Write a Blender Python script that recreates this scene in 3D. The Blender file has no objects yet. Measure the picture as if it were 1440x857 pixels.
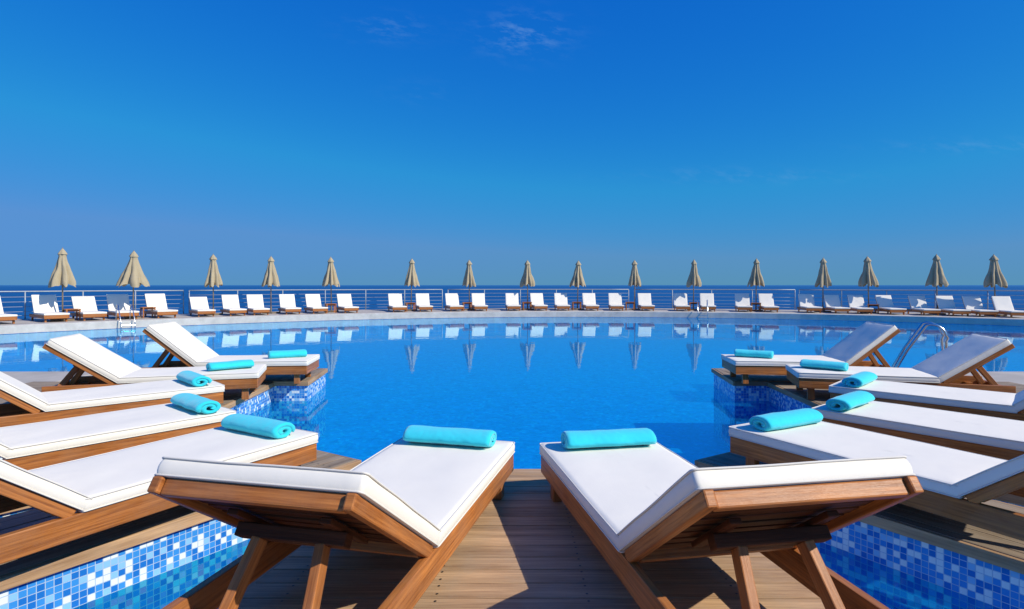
import bpy, math, random
from math import sin, cos, pi, radians as R, sqrt, atan2
from mathutils import Vector, Matrix, noise
random.seed(7)
SC = bpy.context.scene; COL = SC.collection
SC.view_settings.view_transform='Standard'; SC.view_settings.look='None'; SC.view_settings.exposure=0
CAMZ=1.24; WATER=-.265; FLOOR=-.95
PC=(3.0,5.0); PR=22.6

# ---------------- materials ----------------
def mat(name):
    m=bpy.data.materials.new(name); m.use_nodes=True
    n=m.node_tree; b=n.nodes['Principled BSDF']; return m,n,b
def N(n,t,**k):
    x=n.nodes.new(t)
    for a,v in k.items(): setattr(x,a,v)
    return x
def mapping(n,scale,coord='UV'):
    tc=N(n,'ShaderNodeTexCoord'); mp=N(n,'ShaderNodeMapping'); mp.inputs['Scale'].default_value=scale
    n.links.new(tc.outputs[coord],mp.inputs['Vector']); return mp.outputs[0]
def noise_tex(n,vec,scale,detail=4,rough=.5):
    t=N(n,'ShaderNodeTexNoise'); t.inputs['Scale'].default_value=scale; t.inputs['Detail'].default_value=detail; t.inputs['Roughness'].default_value=rough
    n.links.new(vec,t.inputs['Vector']); return t.outputs['Fac']
def ramp(n,fac,stops,interp='LINEAR'):
    r=N(n,'ShaderNodeValToRGB'); r.color_ramp.interpolation=interp
    el=r.color_ramp.elements
    while len(el)<len(stops): el.new(.5)
    for e,(p,c) in zip(el,stops): e.position=p; e.color=(*c,1)
    n.links.new(fac,r.inputs[0]); return r.outputs[0]
def mixc(n,a,b,fac,mode='MIX'):
    m=N(n,'ShaderNodeMix',data_type='RGBA',blend_type=mode)
    for s,v in ((0,fac),(6,a),(7,b)):
        if hasattr(v,'is_output'): n.links.new(v,m.inputs[s])
        else: m.inputs[s].default_value = v if s==0 else (*v,1)
    return m.outputs[2]
def bump(n,b,h,dist,strength=1,prev=None):
    x=N(n,'ShaderNodeBump'); x.inputs['Distance'].default_value=dist; x.inputs['Strength'].default_value=strength
    n.links.new(h,x.inputs['Height'])
    if prev: n.links.new(prev,x.inputs['Normal'])
    if b: n.links.new(x.outputs[0],b.inputs['Normal'])
    return x.outputs[0]
def mth(n,op,a,b=None):
    m=N(n,'ShaderNodeMath',operation=op)
    for i,v in enumerate((a,b)):
        if v is None: continue
        if hasattr(v,'is_output'): n.links.new(v,m.inputs[i])
        else: m.inputs[i].default_value=v
    return m.outputs[0]

def wood(name,light,dark,rough=.45,ribs=False,spec=.4,weather=None):
    m,n,b=mat(name)
    g=noise_tex(n,mapping(n,(2.6,70,1)),1,8,.68)
    g2=noise_tex(n,mapping(n,(.9,9,1)),1,3,.5)
    c=ramp(n,g,[(.33,dark),(.5,tuple((a+d)/2 for a,d in zip(light,dark))),(.66,light)])
    v=ramp(n,g2,[(.28,(.52,.48,.45)),(.72,(1.25,1.2,1.15))])
    c=mixc(n,c,v,1,'MULTIPLY')
    if weather:
        f=noise_tex(n,mapping(n,(1,1,1),'Object'),3.5,6,.7)
        c=mixc(n,c,weather,ramp(n,f,[(.42,(0,0,0)),(.75,(.6,.6,.6))]))
    n.links.new(c,b.inputs['Base Color'])
    b.inputs['Roughness'].default_value=rough; b.inputs['Specular IOR Level'].default_value=spec
    nb=bump(n,b,g,.0028,.7)
    if ribs:
        tc=N(n,'ShaderNodeTexCoord'); sp=N(n,'ShaderNodeSeparateXYZ'); n.links.new(tc.outputs['UV'],sp.inputs[0])
        s=mth(n,'SINE',mth(n,'MULTIPLY',sp.outputs[1],2*pi/.0135))
        bump(n,b,s,.0018,.5,nb)
        k=mth(n,'ADD',mth(n,'MULTIPLY',s,.14),.88)
        cc=N(n,'ShaderNodeCombineColor')
        for i in range(3): n.links.new(k,cc.inputs[i])
        c=mixc(n,c,cc.outputs[0],1,'MULTIPLY'); n.links.new(c,b.inputs['Base Color'])
    return m
TEAK=wood('teak_wood',(.60,.23,.058),(.22,.066,.015),.42,False,.3,(.36,.18,.09))
TEAKD=wood('teak_shaded_wood',(.15,.050,.018),(.05,.017,.007),.6,False,.2)  # teak with underside shade put into its colour, for slats and crossbeams
DECK=wood('deck_wood',(.45,.37,.28),(.26,.20,.145),.75,True,.15,(.34,.30,.25))
DECKP=wood('deck_plain_wood',(.60,.40,.225),(.33,.20,.11),.66,False,.2,(.42,.31,.21))

def mosaic(name,size,stops,grout,rough=.15,coord='UV',gw=.07):
    m,n,b=mat(name)
    vec=mapping(n,(1/size,)*3,coord)
    fl=N(n,'ShaderNodeVectorMath',operation='FLOOR'); n.links.new(vec,fl.inputs[0])
    wn=N(n,'ShaderNodeTexWhiteNoise',noise_dimensions='2D'); n.links.new(fl.outputs[0],wn.inputs['Vector'])
    c=ramp(n,wn.outputs['Value'],stops,'CONSTANT')
    fr=N(n,'ShaderNodeVectorMath',operation='FRACTION'); n.links.new(vec,fr.inputs[0])
    sp=N(n,'ShaderNodeSeparateXYZ'); n.links.new(fr.outputs[0],sp.inputs[0])
    e=None
    for i in (0,1):
        d=mth(n,'ABSOLUTE',mth(n,'SUBTRACT',sp.outputs[i],.5))
        e=d if e is None else mth(n,'MAXIMUM',e,d)
    g=mth(n,'GREATER_THAN',e,.5-gw)
    c=mixc(n,c,grout,g)
    n.links.new(c,b.inputs['Base Color']); b.inputs['Roughness'].default_value=rough
    bump(n,b,mth(n,'SUBTRACT',1,g),.001,.5)
    return m
TILE=mosaic('mosaic_tile',.033,[(0,(.78,.84,.86)),(.25,(.26,.54,.82)),(.38,(.045,.28,.70)),(.74,(.016,.17,.56))],(.42,.55,.69),.15,'UV',.055)
FTILE=mosaic('pool_floor_tile',.05,[(0,(.015,.49,.84)),(.4,(.02,.55,.88)),(.70,(.010,.42,.79)),(.92,(.04,.73,.97))],(.02,.51,.86),.4,'Object',.04)
def add_patch(m,coord,scale,amt):
    n=m.node_tree; b=n.nodes['Principled BSDF']; src=b.inputs['Base Color'].links[0].from_socket
    f=noise_tex(n,mapping(n,(1,1,1),coord),scale,5,.75)
    v=ramp(n,f,[(.32,(1-amt,)*3),(.68,(1+amt,)*3)])
    n.links.new(mixc(n,src,v,1,'MULTIPLY'),b.inputs['Base Color'])
add_patch(FTILE,'Object',6,.24)

def fabric(name,col,wr=.004,scale=9,weave=500,rough=.85):
    m,n,b=mat(name)
    v=mapping(n,(1,1,1),'Object')
    f=noise_tex(n,v,scale,3,.5)
    c=mixc(n,tuple(x*.95 for x in col),col,f); n.links.new(c,b.inputs['Base Color'])
    b.inputs['Roughness'].default_value=rough; b.inputs['Specular IOR Level'].default_value=.15
    nb=bump(n,None,f,wr,.7)
    bump(n,b,noise_tex(n,v,weave,2),.0008,.4,nb)
    return m
WHITE=fabric('white_canvas',(.85,.80,.70),.003,7)
PIPE=fabric('white_piping',(.72,.68,.61),.001)
TOWEL=fabric('turquoise_terry',(.03,.60,.71),.005,26,260,.95)
TOWEL.node_tree.nodes['Principled BSDF'].inputs['Sheen Weight'].default_value=.3
KHAKI=fabric('khaki_canvas',(.42,.34,.215),.012,6,200)
def simple(name,col,rough,metal=0,nscale=None,amt=.1,coord='Object',bd=0):
    m,n,b=mat(name); b.inputs['Base Color'].default_value=(*col,1); b.inputs['Roughness'].default_value=rough; b.inputs['Metallic'].default_value=metal
    if nscale:
        f=noise_tex(n,mapping(n,(1,1,1),coord),nscale,6,.65)
        n.links.new(ramp(n,f,[(.25,tuple(c*(1-amt) for c in col)),(.75,tuple(min(1,c*(1+amt)) for c in col))]),b.inputs['Base Color'])
        if bd: bump(n,b,f,bd)
    return m
STEEL=simple('brushed_steel',(.62,.64,.66),.22,1,30,.1)
RAIL=simple('dull_rail_steel',(.36,.40,.44),.6,.3,20,.15)
CONC=simple('terrace_stone',(.42,.38,.33),.8,0,1.3,.22,'Object',.003)
COPE=simple('coping_stone',(.50,.47,.42),.7,0,3,.2,'Object',.002)
ROCK=simple('cliff_rock',(.2,.17,.13),.9,0,.6,.4,'Object',.1)
POLE=simple('pole_paint',(.22,.17,.11),.5,0,20,.15)
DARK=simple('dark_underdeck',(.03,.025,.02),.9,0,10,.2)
SCREW=simple('screw_steel',(.10,.09,.08),.5,.6,40,.2)

def water_mat():
    m=bpy.data.materials.new('pool_water'); m.use_nodes=True; n=m.node_tree; n.nodes.clear()
    o=N(n,'ShaderNodeOutputMaterial'); v=mapping(n,(1,1,1),'Object')
    b1=bump(n,None,noise_tex(n,v,1.5,2,.4),.0028)
    b2=bump(n,None,noise_tex(n,v,7,2,.5),.0006,1,b1)
    fr=N(n,'ShaderNodeFresnel'); fr.inputs['IOR'].default_value=1.26; n.links.new(b2,fr.inputs['Normal'])
    g=N(n,'ShaderNodeBsdfGlossy'); g.inputs['Roughness'].default_value=.0; g.inputs['Color'].default_value=(.66,.96,1,1); n.links.new(b2,g.inputs['Normal'])
    t=N(n,'ShaderNodeBsdfTransparent'); t.inputs['Color'].default_value=(.2,.83,.98,1)
    # light scattered back by the water body
    d=N(n,'ShaderNodeBsdfDiffuse'); d.inputs['Color'].default_value=(.01,.34,.78,1)
    ms=N(n,'ShaderNodeMixShader'); ms.inputs[0].default_value=.18; n.links.new(t.outputs[0],ms.inputs[1]); n.links.new(d.outputs[0],ms.inputs[2])
    mx=N(n,'ShaderNodeMixShader'); n.links.new(fr.outputs[0],mx.inputs[0]); n.links.new(ms.outputs[0],mx.inputs[1]); n.links.new(g.outputs[0],mx.inputs[2])
    n.links.new(mx.outputs[0],o.inputs[0]); return m
WATERM=water_mat()
def sea_mat():
    m,n,b=mat('sea_water'); v=mapping(n,(1,1,1),'Object')
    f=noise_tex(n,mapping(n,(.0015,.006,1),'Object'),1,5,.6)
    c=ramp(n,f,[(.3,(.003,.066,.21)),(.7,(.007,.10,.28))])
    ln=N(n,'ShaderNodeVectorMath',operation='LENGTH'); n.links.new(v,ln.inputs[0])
    h=ramp(n,mth(n,'DIVIDE',ln.outputs['Value'],20000),[(.06,(0,0,0)),(.7,(.75,.75,.75))])  # aerial haze painted into the base colour, growing with distance
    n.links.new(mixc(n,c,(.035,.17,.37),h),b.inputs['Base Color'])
    b.inputs['Roughness'].default_value=.6; b.inputs['Specular IOR Level'].default_value=.2
    bump(n,b,noise_tex(n,v,.25,4,.5),.35)
    return m
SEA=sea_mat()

# ---------------- mesh builder ----------------
class MB:
    def __init__(s): s.v=[]; s.f=[]; s.uv=[]
    def add(s,vs,fs,uvs=None):
        o=len(s.v); s.v+= [tuple(p) for p in vs]
        for i,f in enumerate(fs):
            s.f.append(tuple(o+k for k in f)); s.uv.append(uvs[i] if uvs else [(0,0)]*len(f))
    def box(s,c,d,M=None):
        hx,hy,hz=[q/2 for q in d]
        P=[Vector((x*hx,y*hy,z*hz)) for x in(-1,1) for y in(-1,1) for z in(-1,1)]
        F=[(0,1,3,2),(4,6,7,5),(0,4,5,1),(2,3,7,6),(0,2,6,4),(1,5,7,3)]
        L=max(range(3),key=lambda i:d[i]); ou,ov=random.random()*40,random.random()*40
        uvs=[]
        for k,f in enumerate(F):
            na=k//2; others=[a for a in range(3) if a!=na]
            if L in others: v_=[a for a in others if a!=L][0]; uvs.append([(P[i][L]+ou,P[i][v_]+ov) for i in f])
            else: uvs.append([(P[i][others[0]]+ou,P[i][others[1]]+ov) for i in f])
        T=Matrix.Translation(c)
        P=[T@p for p in P]
        if M: P=[M@p for p in P]
        s.add(P,F,uvs)
    def bar(s,a,b,w,h,M=None,up=Vector((0,0,1))):
        a,b=Vector(a),Vector(b); d=b-a; L=d.length; d.normalize()
        x=d.cross(up)
        if x.length<1e-4: x=d.cross(Vector((0,1,0)))
        x.normalize(); z=x.cross(d)
        B=Matrix(((x.x,d.x,z.x,0),(x.y,d.y,z.y,0),(x.z,d.z,z.z,0),(0,0,0,1)))
        T=Matrix.Translation((a+b)/2)@B
        s.box((0,0,0),(w,L,h),(M@T) if M else T)
    def tube(s,path,r,n=8,closed=False,M=None,cap=True):
        P=[Vector(p) for p in path]; m=len(P); vs=[];fs=[];uvs=[]
        ref=Vector((0,0,1))
        for i,p in enumerate(P):
            a=P[i-1] if (i>0 or closed) else p; b=P[(i+1)%m] if (i<m-1 or closed) else p
            t=(b-a).normalized(); x=t.cross(ref)
            if x.length<.05: x=t.cross(Vector((1,0,0)))
            x.normalize(); y=t.cross(x)
            rr=r[i] if isinstance(r,(list,tuple)) else r
            for k in range(n):
                an=2*pi*k/n; vs.append(p+(x*cos(an)+y*sin(an))*rr)
        for i in range(m if closed else m-1):
            j=(i+1)%m
            for k in range(n):
                k2=(k+1)%n; fs.append((i*n+k,i*n+k2,j*n+k2,j*n+k)); uvs.append([(i*.1,k*.01),(i*.1,k*.01+.01),(i*.1+.1,k*.01+.01),(i*.1+.1,k*.01)])
        if not closed and cap:
            fs.append(tuple(range(n))[::-1]); uvs.append([(0,0)]*n)
            fs.append(tuple((m-1)*n+k for k in range(n))); uvs.append([(0,0)]*n)
        if M: vs=[M@v for v in vs]
        s.add(vs,fs,uvs)
    def build(s,name,m,parent=None,bevel=0,smooth=False):
        me=bpy.data.meshes.new(name); me.from_pydata(s.v,[],s.f)
        ul=me.uv_layers.new(name='UVMap'); i=0
        for u in s.uv:
            for c in u: ul.data[i].uv=c; i+=1
        me.materials.append(m)
        if smooth:
            for p in me.polygons: p.use_smooth=True
        me.update()
        o=bpy.data.objects.new(name,me); COL.objects.link(o)
        if parent: o.parent=parent
        if bevel:
            b=o.modifiers.new('bevel','BEVEL'); b.width=bevel; b.segments=2; b.limit_method='ANGLE'
        return o
def tag(o,label=None,cat=None,group=None,kind=None):
    for k,v in (('label',label),('category',cat),('group',group),('kind',kind)):
        if v: o[k]=v
    return o
def empty(name,loc=(0,0,0),rz=0):
    o=bpy.data.objects.new(name,None); COL.objects.link(o); o.location=loc; o.rotation_euler=(0,0,rz); o.empty_display_size=.1; return o
def dup(root):
    def rec(o,par):
        c=o.copy(); COL.objects.link(c); c.parent=par
        for ch in list(o.children): rec(ch,c)
        return c
    return rec(root,None)
def structure(o): o['kind']='structure'; return o

# ---------------- sea, pool, terraces ----------------
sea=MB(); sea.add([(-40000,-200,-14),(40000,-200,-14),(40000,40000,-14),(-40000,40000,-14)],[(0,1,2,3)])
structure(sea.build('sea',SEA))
wd=MB(); n_=128
pts=[(PC[0]+(PR+.02)*cos(2*pi*i/n_),PC[1]+(PR+.02)*sin(2*pi*i/n_),WATER) for i in range(n_)]
wd.add(pts,[tuple(range(n_))]); structure(wd.build('pool_water',WATERM))
wd=MB(); wd.add([(x,y,FLOOR) for x,y,z in pts],[tuple(range(n_))]); structure(wd.build('pool_floor',FTILE))
def ringwall(name,r,z0,z1,m):
    b=MB(); vs=[];fs=[];uv=[]
    for i in range(129):
        a=2*pi*i/128; vs+=[(PC[0]+r*cos(a),PC[1]+r*sin(a),z0),(PC[0]+r*cos(a),PC[1]+r*sin(a),z1)]
    for i in range(128):
        u=r*2*pi/128; f=(2*i,2*i+2,2*i+3,2*i+1); fs.append(f); uv.append([(u*i,z0),(u*i+u,z0),(u*i+u,z1),(u*i,z1)])
    b.add(vs,fs,uv); return structure(b.build(name,m))
ringwall('pool_wall',PR,FLOOR,-.25,FTILE)
def ring_solid(name,r0,r1,z0,z1,m):
    b=MB(); vs=[];fs=[]; k=160
    for i in range(k):
        a=2*pi*i/k
        for r,z in ((r0,z0),(r0,z1-.015),(r0+.015,z1),(r1,z1),(r1,z0)): vs.append((PC[0]+r*cos(a),PC[1]+r*sin(a),z))
    for i in range(k):
        j=(i+1)%k
        for q in range(5):
            q2=(q+1)%5; fs.append((i*5+q,i*5+q2,j*5+q2,j*5+q))
    b.add(vs,fs); return structure(b.build(name,m))
ring_solid('pool_coping',PR-.05,PR+.45,-.255,0.0,COPE)
ring_solid('terrace_ground',PR+.452,PR+4.4,-.3,-.006,CONC)
ring_solid('cliff_ground',PR+.5,PR+4.3,-14,-.31,ROCK)

# ---------------- decks ----------------
def clip(poly,nx,ny,d):
    out=[]
    for i in range(len(poly)):
        a=poly[i]; b=poly[(i+1)%len(poly)]
        da=a[0]*nx+a[1]*ny-d; db=b[0]*nx+b[1]*ny-d
        if da<=0: out.append(a)
        if da*db<0:
            t=da/(da-db); out.append((a[0]+(b[0]-a[0])*t,a[1]+(b[1]-a[1])*t))
    return out
def mir(p): return [(.228-x,y) for x,y in p][::-1]
def prism(b,poly,z0,z1,du=None,dv=None,ou=0,v0=0):
    n=len(poly); vs=[(x,y,z1) for x,y in poly]+[(x,y,z0) for x,y in poly]
    fs=[tuple(range(n)),tuple(range(n,2*n))[::-1]]
    def uv(p): 
        return (p[0]*du[0]+p[1]*du[1]+ou, p[0]*dv[0]+p[1]*dv[1]-v0) if du else (0,0)
    uvs=[[uv(p) for p in poly],[uv(p) for p in poly][::-1]]
    run=0
    for i in range(n):
        j=(i+1)%n; L=sqrt((poly[j][0]-poly[i][0])**2+(poly[j][1]-poly[i][1])**2)
        fs.append((i,n+i,n+j,j)); uvs.append([(run+ou,z1),(run+ou,z0),(run+L+ou,z0),(run+L+ou,z1)]); run+=L
    b.add(vs,fs,uvs)
def area(p): return sum(p[i][0]*p[(i+1)%len(p)][1]-p[(i+1)%len(p)][0]*p[i][1] for i in range(len(p)))/2
def deck(poly,ang,z=0,m=None,pw=.118):
    if area(poly)<0: poly=poly[::-1]
    du=(cos(ang),sin(ang)); dv=(-sin(ang),cos(ang))
    vals=[p[0]*dv[0]+p[1]*dv[1] for p in poly]; lo,hi=min(vals),max(vals)
    b=MB(); sc=MB(); w=lo
    while w<hi:
        q=clip(poly,-dv[0],-dv[1],-w); q=clip(q,dv[0],dv[1],w+pw-.006) if len(q)>2 else []
        if len(q)>2 and abs(area(q))>.001:
            prism(b,q,z-.026,z+random.uniform(-.0012,.0012),du,dv,random.random()*60,w)
            us=[p[0]*du[0]+p[1]*du[1] for p in q]
            for uu in [k*.6+.3 for k in range(int(min(us)/.6)-1,int(max(us)/.6)+2)]:
                if min(us)+.05<uu<max(us)-.05:
                    for vv in (.025,.088):
                        cx,cy=du[0]*uu+dv[0]*(w+vv),du[1]*uu+dv[1]*(w+vv)
                        sc.add([(cx+.0055*cos(t*pi/4),cy+.0055*sin(t*pi/4),z+.003) for t in range(8)],[tuple(range(8))])
        w+=pw
    d=structure(b.build('pool_deck',m or DECK,bevel=.0025))
    if sc.v: sc.build('screws',SCREW,d)
    f=MB(); n=len(poly)
    for i in range(n):
        a=Vector((*poly[i],0)); c=Vector((*poly[(i+1)%n],0)); dd=(c-a).normalized(); o=Vector((dd.y,-dd.x,0))
        f.bar(a+o*.014+Vector((0,0,z-.034)),c+dd*.028+o*.014+Vector((0,0,z-.034)),.026,.058)
    f.build('fascia_board',DECKP,d,bevel=.003)
    s=MB(); cx=sum(p[0] for p in poly)/n; cy=sum(p[1] for p in poly)/n
    prism(s,poly,FLOOR,z-.063); structure(s.build('pool_wall',TILE))
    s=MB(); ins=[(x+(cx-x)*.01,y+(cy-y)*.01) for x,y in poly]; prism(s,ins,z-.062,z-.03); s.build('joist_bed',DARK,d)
    return d
CD=[(-.76,3.97),(-1.10,2.3),(-1.70,-1.2),(1.93,-1.2),(1.33,2.3),(.99,3.97)]
deck(CD,0,0,DECKP)
def fan(P,yaw,fwd,side,width,back):
    d=(sin(R(yaw)),cos(R(yaw))); r=(d[1],-d[0])
    T1=(P[0]+d[0]*fwd+r[0]*side,P[1]+d[1]*fwd+r[1]*side); T2=(T1[0]-r[0]*width,T1[1]-r[1]*width)
    return [T1,T2,(T2[0]-d[0]*back,T2[1]-d[1]*back),(T1[0]-d[0]*back,T1[1]-d[1]*back)]
A=fan((-1.235,3.77),33,.42,-.12,.78,5)
B=fan((-2.067,4.43),39.5,.10,.0,1.0,5.4)
C_=[(-3.10,7.65),(-2.98,5.52),(-6.2,2.4),(-6.2,7.65)]
D_=[(-2.66,7.652),(-2.78,8.8),(-4.95,8.8),(-4.95,7.652)]
for poly,ang,z in ((A,R(90-33),0),(B,R(90-39.5),-.006),(C_,R(0),-.012),(D_,R(90),-.002)):
    deck(poly,ang,z)
    deck(mir(poly),pi-ang,z)
for mirror in (0,1):
    p=[(-5.95,8.6),(-5.95,1.9),(-3.4,-1.4),(-30,-1.4),(-30,8.6)]
    if mirror: p=[(.228-x,y) for x,y in p]
    if area(p)<0: p=p[::-1]
    b=MB(); prism(b,p,-.12,-.02); structure(b.build('terrace_ground',CONC,bevel=.01))
    b=MB(); prism(b,p,FLOOR,-.121); structure(b.build('pool_wall',TILE))
b=MB(); p=[(-30,-1.21),(-30,-14),(30,-14),(30,-1.21)]; p=p if area(p)>0 else p[::-1]; prism(b,p,-.12,-.02); structure(b.build('terrace_ground',CONC))

# ---------------- loungers ----------------
SEAT=1.33; BACK=.75; W=.70; FT=.235; MT=.058
def outline(a,b,rc,step):
    pts=[]
    cs=[(a-rc,b-rc,0),(-(a-rc),b-rc,pi/2),(-(a-rc),-(b-rc),pi),(a-rc,-(b-rc),3*pi/2)]
    for i,(cx,cy,s0) in enumerate(cs):
        for k in range(5):
            an=s0+k*pi/8; pts.append((cx+rc*cos(an),cy+rc*sin(an)))
        nx,ny,n0=cs[(i+1)%4]; e=(nx+rc*cos(n0),ny+rc*sin(n0)); st=pts[-1]
        L=sqrt((e[0]-st[0])**2+(e[1]-st[1])**2); m=max(1,int(L/step))
        for k in range(1,m): pts.append((st[0]+(e[0]-st[0])*k/m,st[1]+(e[1]-st[1])*k/m))
    return pts
def mattress(name,L,M,parent,piping=True,step=.035,seed=0):
    a,b=W/2,L/2; o=outline(a,b,.016,step); n=len(o)
    layers=[(.03,0),(.005,.0005),(.001,.005),(-.002,MT*.3),(-.003,MT*.5),(-.002,MT*.7),(.001,MT-.005),(.005,MT-.0005),(.03,MT+.002),(.07,MT+.004),(.12,MT+.005),(.17,MT+.005),(.22,MT+.005),(.27,MT+.005),(.32,MT+.005)]
    vs=[];fs=[]
    for li,(ins,z) in enumerate(layers):
        for (x,y) in o:
            X,Y=x*(a-ins)/a,y*(b-ins)/b
            w=noise.noise(Vector((X*4+seed,Y*4,z*9)))*.0045+noise.noise(Vector((X*12+seed,Y*12,z*20)))*.0014
            if li>=8: vs.append((X,Y,z+w))
            elif li in(0,1): vs.append((X,Y,z))
            else: vs.append((X*(1+w*.5),Y*(1+w*.5),z+(w*.6 if li>=6 else 0)))
    for l in range(len(layers)-1):
        for i in range(n):
            j=(i+1)%n; fs.append((l*n+i,l*n+j,(l+1)*n+j,(l+1)*n+i))
    fs.append(tuple(range(n))[::-1]); fs.append(tuple((len(layers)-1)*n+i for i in range(n)))
    T=M@Matrix.Translation((0,-b,0))
    m=MB(); m.add([T@Vector(v) for v in vs],fs); ob=m.build(name,WHITE,parent,smooth=True)
    if piping:
        p=MB()
        for z in (.003,MT-.002):
            pts=[]
            for (x,y) in o:
                w=noise.noise(Vector((x*4+seed,y*4,z*9)))*.0045*.6 if z>.03 else 0
                pts.append((x*(a+.001)/a,y*(b+.001)/b,z+w))
            p.tube(pts,.0034,6,True,T)
        p.build('piping',PIPE,ob,smooth=True)
    return ob
def make_lounger(A,full=True):
    A=R(A); root=empty('sun_lounger')
    MS=Matrix.Translation((0,-.0,FT)); HB=Matrix.Translation((0,-SEAT,FT))@Matrix.Rotation(-A,4,'X')
    st=.035 if full else .1; bv=.004 if full else 0
    mattress('seat_mattress',SEAT+.01,MS,root,full,st,1.3)
    mattress('back_mattress',BACK,HB,root,full,st,7.7)
    for s in(-1,1):
        r=MB(); r.box((s*.328,-1.0,.178),(.034,1.98,.108)); r.build('side_rail',TEAK,root,bevel=bv)
        for y in(-.14,-1.84):
            l=MB(); l.box((s*.285,y,.085),(.05,.07,.17)); l.build('leg',TEAK,root,bevel=bv)
    for nm,c,d in (('end_rail',(0,-.027,.178),(.62,.034,.108)),('end_rail',(0,-1.965,.165),(.62,.034,.08)),('stretcher',(0,-.14,.12),(.52,.03,.05)),('stretcher',(0,-1.84,.12),(.52,.03,.05))):
        e=MB(); e.box(c,d); e.build(nm,TEAK,root,bevel=bv)
    if full:
        s=MB()
        for k in range(14): s.box((0,-.09-k*.092,.220),(.62,.06,.018))
        s.build('seat_slats',TEAKD,root,bevel=.003)
    bf=MB()
    for s in(-1,1): bf.box((s*.324,-BACK/2-.02,-.027),(.034,BACK-.02,.05),HB)
    bf.box((0,-BACK+.024,-.027),(.612,.036,.05),HB); bf.box((0,-.08,-.03),(.612,.035,.05),HB)
    bf=bf.build('backrest_frame',TEAK,root,bevel=.006 if full else 0)
    s=MB()
    nn=7 if full else 3
    for k in range(nn): s.box((0,-.15-k*(.56/nn)-.02,-.018),(.608,.058 if full else .14,.018),HB)
    s.build('backrest_slats',TEAKD,root,bevel=.003 if full else 0)
    if full:
        c=MB(); c.box((0,-.45,-.081),(.40,.05,.045),HB)
        for sx in(-1,1): c.box((sx*.165,-.42,-.048),(.04,.30,.02),HB)
        c.build('crossbeam',TEAKD,root,bevel=.004)
        for sx in(-1,1):
            q=HB@Vector((sx*.115,-.45,-.10)); m=MB(); m.bar(q,(sx*.155,-1.955,.13),.052,.034,up=Vector((1,0,0))); m.build('support_strut',TEAK,root,bevel=.004)
    return root

NEAR=[('L',.017,3.56,13,34,-.15,0,None,"white lounger left of the middle deck's aisle, raised back facing the viewer"),
('L',-1.235,3.77,29.5,38,-.2,0,None,'second white lounger left of the aisle, on the long deck with mosaic wall'),
('L',-2.067,4.43,39.5,38,-.17,.07,None,'third white lounger left of the aisle, behind the one above the mosaic wall'),
('L',-2.71,5.57,47.5,38,-.2,.05,None,'fourth white lounger left of the aisle, its raised back running off the left frame'),
('L',-2.74,6.38,74,34,-.33,.03,42,'left bank lounger with its whole raised back in view, second from the far end'),
('L',-2.55,7.36,84,39,-.33,0,30,'farthest lounger of the left bank, steep backrest, foot above the blue mosaic corner'),
('R',.165,3.53,-10.3,36,-.15,.03,10.3,"white lounger right of the middle deck's aisle, raised back facing the viewer"),
('R',1.443,3.94,-29.5,38,-.2,0,None,'second white lounger right of the aisle, back cut by the right frame'),
('R',2.295,4.53,-39.5,38,-.17,-.07,None,'third white lounger right of the aisle, long side running out of the right frame'),
('R',2.967,5.53,-47,38,-.2,-.05,None,'fourth white lounger right of the aisle, back just entering at the right frame'),
('R',3.09,6.38,-75,34,-.33,-.03,-42,'right bank lounger whose raised back stands in front of the pool ladder'),
('R',2.78,7.36,-84,39,-.33,0,-30,'farthest lounger of the right bank, steep backrest, left of the pool ladder')]
TL=['rolled turquoise towel on the lounger just left of the deck aisle','rolled turquoise towel on the second lounger left of the deck aisle',
'rolled turquoise towel on the third lounger left of the deck aisle','rolled turquoise towel on the fourth lounger left of the deck aisle',
'rolled turquoise towel on the fifth lounger left of the deck aisle','rolled turquoise towel on the farthest lounger of the left bank']
def make_towel(seed,L=.53):
    turns=1.7; nS=90; nU=40; th=.029
    def sp(s):
        r=.018+(.062-.018)*s; a=-2*pi*turns*(1-s)+R(205)
        return a,r
    vs=[];fs=[]
    for side in(0,1):
        for i in range(nS+1):
            s=i/nS; a,r=sp(s)
            for k in range(nU+1):
                u=k/nU; e=min(u,1-u)*L; rd=min(1,e/.03); prof=sqrt(max(0,1-(1-rd)**2))
                t=th/2*(.72+.33*prof)
                if s>.96: t*=(.3+.7*(1-s)/.04)
                rr=r*(.94+.06*prof)+(t if side else -t)+noise.noise(Vector((u*4+seed,a*.9,seed)))*.005*s+noise.noise(Vector((u*22+seed,a*3,seed)))*.0018*s
                x=(u-.5)*L*(1+.008*sin(a*1.0+seed))
                y=rr*cos(a)*1.3; z=rr*sin(a)*.76
                if z<-.042: z=-.042-(-.042-z)*.2
                vs.append((x,y,z+.043))
    w=nU+1; o=(nS+1)*w
    for i in range(nS):
        for k in range(nU):
            a=i*w+k
            fs.append((a,a+1,a+w+1,a+w)); fs.append((o+a,o+a+w,o+a+w+1,o+a+1))
        for k in(0,nU):
            a=i*w+k; fs.append((a,a+w,o+a+w,o+a) if k==0 else (a,o+a,o+a+w,a+w))
    for i in(0,nS):
        for k in range(nU):
            a=i*w+k; fs.append((a,o+a,o+a+1,a+1) if i==0 else (a,a+1,o+a+1,o+a))
    m=MB(); m.add(vs,fs); return m.build('rolled_towel',TOWEL,smooth=True)
protos={}
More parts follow.
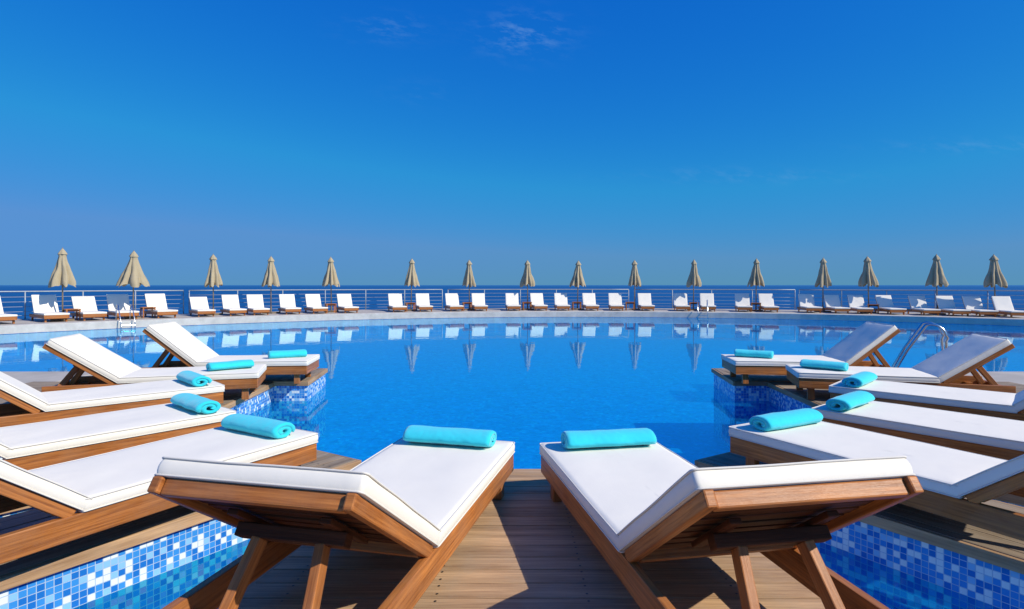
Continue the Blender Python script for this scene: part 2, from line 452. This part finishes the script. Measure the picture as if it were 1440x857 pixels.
for i,(side,px,py,yaw,A_,off,jx,tw,lab) in enumerate(NEAR):
    if A_ not in protos: protos[A_]=make_lounger(A_); o=protos[A_]
    else: o=dup(protos[A_])
    th=-R(yaw); s=-1 if side=='L' else 1
    cx,cy=px+s*.35*cos(th),py+s*.35*sin(th)
    o.location=(cx,cy,0); o.rotation_euler=(0,0,th)
    tag(o,lab,'sun lounger','sun loungers fanned around the near pool edge')
    t=make_towel(i*1.7,.53 if i%6<4 else .46)
    jx+=random.uniform(-.015,.015)
    t.location=(cx-sin(th)*off+cos(th)*jx,cy+cos(th)*off+sin(th)*jx,FT+MT+.004); t.rotation_euler=(0,0,(R(tw) if tw else th+random.uniform(-.05,.05))+(pi if i%2 else 0))
    l=TL[i%6]
    if side=='R': l=l.replace('left','right')
    tag(t,l,'towel','rolled towels on the near loungers')

# ---------------- far terrace furniture ----------------
def ray(px,rad):
    k=(px-720)/830; a=k*k+1; b=-2*(k*PC[0]+PC[1]); c=PC[0]**2+PC[1]**2-rad*rad
    y=(-b+sqrt(b*b-4*a*c))/(2*a); return k*y,y
ORD=['leftmost','second','third','fourth','fifth','sixth','seventh','eighth','ninth','tenth','eleventh','twelfth','thirteenth','fourteenth','fifteenth','sixteenth','seventeenth','eighteenth','nineteenth','twentieth','twenty-first','twenty-second','twenty-third','twenty-fourth','twenty-fifth','twenty-sixth','twenty-seventh','twenty-eighth','twenty-ninth','thirtieth','thirty-first','thirty-second','thirty-third','thirty-fourth']
FX=[-8,70,125,172,226,284,328,362,407,444,488,558,596,638,674,721,757,790,830,866,908,958,995,1045,1080,1138,1175,1208,1250,1297,1337,1375,1418]
LOW={125,284}
fp=make_lounger(58,False); fl=make_lounger(47,False); used=set()
for i,px in enumerate(FX):
    low=px in LOW; pr=fl if low else fp
    if low not in used: o=pr; used.add(low)
    else: o=dup(pr)
    x,y=ray(px,PR+1.75)
    rad=Vector((PC[0]-x,PC[1]-y)).normalized(); w=min(1,max(0,(px-900)/350))*.62; d=(rad*(1-w)+Vector((.03,-1))*w).normalized()
    d=Matrix.Rotation(R(random.uniform(-3,3)),2)@d
    sc=.92 if px>260 else 1.0
    if px>1160: sc=.88
    o.location=(x+d.x*.9,y+d.y*.9,-.004); o.rotation_euler=(0,0,atan2(-d.x,d.y)); o.scale=(sc,sc,sc)
    pos='leftmost' if i==0 else ORD[i]+' from the left'
    tag(o,f"small white lounger {'with lowered back ' if low else ''}on the far terrace, {pos}",'sun lounger','sun loungers lined along the far terrace')

def make_parasol(wide=1.0,seed=0):
    root=empty('closed_parasol')
    b=MB(); b.box((0,0,.03),(.5,.5,.06)); b.tube([(0,0,.06),(0,0,.3)],.035,12); b.build('base',POLE,root,bevel=.006)
    b=MB(); b.tube([(0,0,.05),(0,0,2.42)],.024,10); b.build('pole',POLE,root,smooth=True)
    c=MB(); n=84; lay=24; vs=[];fs=[]
    prof=[(0,.04),(.06,.09),(.12,.125),(.17,.118),(.35,.165),(.6,.235),(.8,.32),(.92,.38),(1,.40)]
    for l in range(lay+1):
        t=l/lay
        for (t0,r0),(t1,r1) in zip(prof,prof[1:]):
            if t0<=t<=t1: rr=r0+(r1-r0)*(t-t0)/(t1-t0)
        rr*=1+(wide-1)*t
        for k in range(n):
            th=2*pi*k/n; ph=th*7+sin(th*2+seed)*.9+.6*t*sin(th+seed)
            fold=abs(cos(ph/2)); amp=.10+.50*t
            r=rr*(1-amp*(1-fold)**.8+.16*noise.noise(Vector((cos(th)*2+seed,sin(th)*2,t*3))))
            z=2.40-1.08*t-(.14*fold*max(0,t-.7)/.3)+.12*noise.noise(Vector((cos(th)*3,sin(th)*3,seed)))*t
            vs.append((r*cos(th),r*sin(th),z))
    for l in range(lay):
        for k in range(n):
            k2=(k+1)%n; fs.append((l*n+k,(l+1)*n+k,(l+1)*n+k2,l*n+k2))
    c.add(vs,fs); c=c.build('canopy',KHAKI,root,smooth=True)
    v=MB(); vs=[];fs=[]
    for l,(z,r) in enumerate([(2.50,.015),(2.47,.045),(2.41,.09),(2.33,.145),(2.29,.158)]):
        for k in range(32):
            th=2*pi*k/32; r2=r*(1-.22*(1-abs(cos(th*3+seed)))*(l/4)); vs.append((r2*cos(th),r2*sin(th),z))
    for l in range(4):
        for k in range(32): k2=(k+1)%32; fs.append((l*32+k,(l+1)*32+k,(l+1)*32+k2,l*32+k2))
    v.add(vs,fs); v.build('vent_cap',KHAKI,root,smooth=True)
    f=MB(); f.tube([(0,0,2.46),(0,0,2.50),(0,0,2.54)],[.014,.018,.008],8); f.build('finial',POLE,root,smooth=True)
    return root
UX=[88,187,300,381,466,578,660,742,812,893,975,1063,1157,1222,1318,1400]
ps=[make_parasol(.98,1),make_parasol(1.08,5),make_parasol(.88,9),make_parasol(1.4,3)]; usedp=set()
pick=[1,3,2,0,1,0,2,0,1,2,0,1,2,0,1,0]
for i,px in enumerate(UX):
    k=pick[i]
    if k in usedp: o=dup(ps[k])
    else: o=ps[k]; usedp.add(k)
    x,y=ray(px,PR+2.35 if i>1 else PR+1.7); o.location=(x,y,-.006); o.rotation_euler=(R(random.uniform(-1.2,1.2)),R(random.uniform(-1.4,1.4)) if i!=1 else R(3),random.random()*6)
    s_=random.uniform(.97,1.03); o.scale=(s_,s_,random.uniform(.98,1.01))
    lab=('closed khaki parasol on the far terrace, '+('leftmost' if i==0 else ('rightmost' if i==15 else ORD[i]+' from the left'))) if i!=1 else 'closed khaki parasol with the widest loosest canopy, second from the left'
    tag(o,lab,'parasol','closed parasols along the far terrace')

def make_table():
    root=empty('side_table')
    b=MB()
    for k in range(5): b.box((-.18+k*.09,0,.40),(.08,.45,.022))
    b.build('table_top',TEAK,root)
    for sx in(-1,1):
        for sy in(-1,1):
            l=MB(); l.box((sx*.19,sy*.19,.195),(.04,.04,.388)); l.build('leg',TEAK,root)
    for s in(-1,1):
        b=MB(); b.box((0,s*.19,.35),(.34,.02,.05)); b.build('apron',TEAKD,root)
        b=MB(); b.box((s*.19,0,.35),(.02,.34,.05)); b.build('apron',TEAKD,root)
    return root
TX=[(101,1),(208,2),(465,5),(577,6),(657,7),(741,8),(811,9),(886,10),(976,11),(1063,12),(1228,14)]
tp=make_table()
for i,(px,pn) in enumerate(TX):
    o=tp if i==0 else dup(tp); x,y=ray(px,PR+1.55); o.location=(x,y,-.006); o.rotation_euler=(0,0,atan2(PC[1]-y,PC[0]-x))
    tag(o,f"small square teak side table in front of the {'leftmost' if pn==1 else ORD[pn-1]} parasol{'' if pn==1 else ' from the left'}",'side table','side tables between the far loungers')

RR=PR+4.1
def railing(px0,px1,lab):
    x0,y0=ray(px0,RR); x1,y1=ray(px1,RR); a0=atan2(y0-PC[1],x0-PC[0]); a1=atan2(y1-PC[1],x1-PC[0])
    root=empty('terrace_railing',(PC[0]+RR*cos((a0+a1)/2),PC[1]+RR*sin((a0+a1)/2),0)); tag(root,lab,'railing','steel railings along the far terrace')
    ox,oy=root.location.x,root.location.y
    P=lambda a,z:(PC[0]+RR*cos(a)-ox,PC[1]+RR*sin(a)-oy,z)
    n=max(1,round(abs(a1-a0)*RR/1.9))
    for i in range(n+1):
        a=a0+(a1-a0)*i/n; b=MB(); b.tube([P(a,-.01),P(a,1.0)],.022,8); b.build('post',RAIL,root,smooth=True)
    for z,r in((1.0,.024),(.8,.008),(.62,.008),(.44,.008),(.26,.008),(.12,.008)):
        b=MB(); b.tube([P(a0+(a1-a0)*i/(n*2),z) for i in range(n*2+1)],r,8); b.build('top_rail' if z==1.0 else 'cross_rail',RAIL,root,smooth=True)
railing(-160,258,'steel railing section behind the loungers at the far left, ending near the third parasol')
railing(266,622,'steel railing section from the third parasol to between sixth and seventh')
railing(630,884,'steel railing section behind the middle loungers, seventh to tenth parasol')
railing(892,1118,'steel railing section behind the tenth to twelfth parasols')
railing(1124,1560,'steel railing section at the far right behind the last four parasols')

def ladder(x,y,ang,lab,wd=.5,H=.72,back=-.42,front=.22,rt=.021,steps=(-.15,-.38,-.61)):
    root=empty('pool_ladder',(x,y,0),ang); tag(root,lab,'pool ladder','steel pool ladders')
    c=(back+front)/2; h=(front-back)/2
    for s in(-1,1):
        pts=[(s*wd/2,back,-.015),(s*wd/2,back+.02,H*.66)]
        for k in range(1,10):
            t=pi-k*pi/15; pts.append((s*wd/2,c+h*cos(t),H*.66+(H*.34)*sin(t)))
        pts+=[(s*wd/2,front+.10,H*.42),(s*wd/2,front+.24,0),(s*wd/2,front+.27,-.12),(s*wd/2,front+.27,steps[-1]-.04)]
        b=MB(); b.tube(pts,rt,12); b.build('handrail',STEEL,root,smooth=True)
    for z in steps:
        b=MB(); b.box((0,front+.27,z),(wd,.08,.025)); b.build('step',STEEL,root,bevel=.004)
ladder(6.12,8.5,R(60),'steel pool ladder with curved handrails behind the right bank loungers',.46,.68,-.10,.28,.021)
for px,lab in((177,'small steel pool ladder on the far edge below the second parasol'),(988,'small steel pool ladder on the far edge below the eleventh parasol')):
    x,y=ray(px,PR+.0); a=atan2(PC[1]-y,PC[0]-x)-pi/2; ladder(x,y,a,lab,.42,.55,-.35,.0,.016,(-.15,-.36))

# ---------------- camera & light ----------------
cam=bpy.data.cameras.new('camera'); co=bpy.data.objects.new('camera',cam); COL.objects.link(co); SC.camera=co
co.location=(0,0,CAMZ); co.rotation_euler=(R(90),0,0); cam.lens=20.75; cam.sensor_width=36; cam.shift_y=-.0191; cam.clip_start=.05; cam.clip_end=90000
sv=Vector((.90,-.46,.80)).normalized(); el=math.asin(sv.z); az=atan2(sv.x,sv.y)
l=bpy.data.lights.new('sun','SUN'); l.energy=4.9; l.angle=R(.5); l.color=(1,.94,.82); lo=bpy.data.objects.new('sun',l); COL.objects.link(lo)
lo.rotation_euler=(-sv).to_track_quat('-Z','Y').to_euler(); lo.location=(20,-10,30)
w=bpy.data.worlds.new('World'); SC.world=w; w.use_nodes=True; n=w.node_tree; bg=n.nodes['Background']
sk=N(n,'ShaderNodeTexSky',sky_type='NISHITA'); sk.sun_disc=False; sk.sun_elevation=el; sk.sun_rotation=az
sk.air_density=1.0; sk.dust_density=.3; sk.ozone_density=3.0
# colour grade of the clear sky, channel by channel (deep polarised blue)
sp=N(n,'ShaderNodeSeparateColor'); n.links.new(sk.outputs[0],sp.inputs[0])
k=.09
r_=mth(n,'MULTIPLY',sp.outputs[0],k); g_=mth(n,'MULTIPLY',sp.outputs[1],k); b_=mth(n,'MULTIPLY',sp.outputs[2],k)
ro=mth(n,'MINIMUM',mth(n,'MULTIPLY',mth(n,'POWER',mth(n,'DIVIDE',r_,.353),2.0),.066),.10)
go=mth(n,'MINIMUM',mth(n,'MULTIPLY',mth(n,'POWER',mth(n,'DIVIDE',g_,.285),.98),.235),.29)
bo=mth(n,'MULTIPLY',mth(n,'POWER',mth(n,'DIVIDE',b_,.45),.38),.73)
bo=mth(n,'MAXIMUM',mth(n,'MULTIPLY',bo,mth(n,'SUBTRACT',1,mth(n,'MULTIPLY',mth(n,'MINIMUM',r_,.45),.58))),.42)
cc=N(n,'ShaderNodeCombineColor')
for i,v in enumerate((ro,go,bo)): n.links.new(mth(n,'DIVIDE',v,.1),cc.inputs[i])
# thin wisps of cirrus
tc=N(n,'ShaderNodeTexCoord'); s3=N(n,'ShaderNodeSeparateXYZ'); n.links.new(tc.outputs['Generated'],s3.inputs[0])
yy=mth(n,'MAXIMUM',s3.outputs[1],.05); u=mth(n,'DIVIDE',s3.outputs[0],yy); v=mth(n,'DIVIDE',s3.outputs[2],yy)
tot=None
for (cu,cv,su,svv,am) in ((.02,.425,.065,.032,.8),(-.21,.435,.06,.022,.4),(.40,.185,.17,.012,.32),(.80,.235,.16,.012,.3),(-.15,.325,.06,.02,.12)):
    a=mth(n,'POWER',mth(n,'DIVIDE',mth(n,'SUBTRACT',u,cu),su),2); b2=mth(n,'POWER',mth(n,'DIVIDE',mth(n,'SUBTRACT',v,cv),svv),2)
    e=mth(n,'MULTIPLY',mth(n,'EXPONENT',mth(n,'MULTIPLY',mth(n,'ADD',a,b2),-1)),am); tot=e if tot is None else mth(n,'ADD',tot,e)
cv_=N(n,'ShaderNodeCombineXYZ'); n.links.new(mth(n,'ADD',u,mth(n,'MULTIPLY',v,1.2)),cv_.inputs[0]); n.links.new(mth(n,'MULTIPLY',v,2.4),cv_.inputs[1])
nt=noise_tex(n,cv_.outputs[0],22,8,.68)
msk=mth(n,'MULTIPLY',mth(n,'MAXIMUM',mth(n,'SUBTRACT',nt,.48),0),tot)
msk=mth(n,'MINIMUM',mth(n,'MULTIPLY',msk,2.2),.5)
fin=mixc(n,cc.outputs[0],(2.6,4.8,7.8),msk)
n.links.new(fin,bg.inputs[0]); bg.inputs[1].default_value=.1
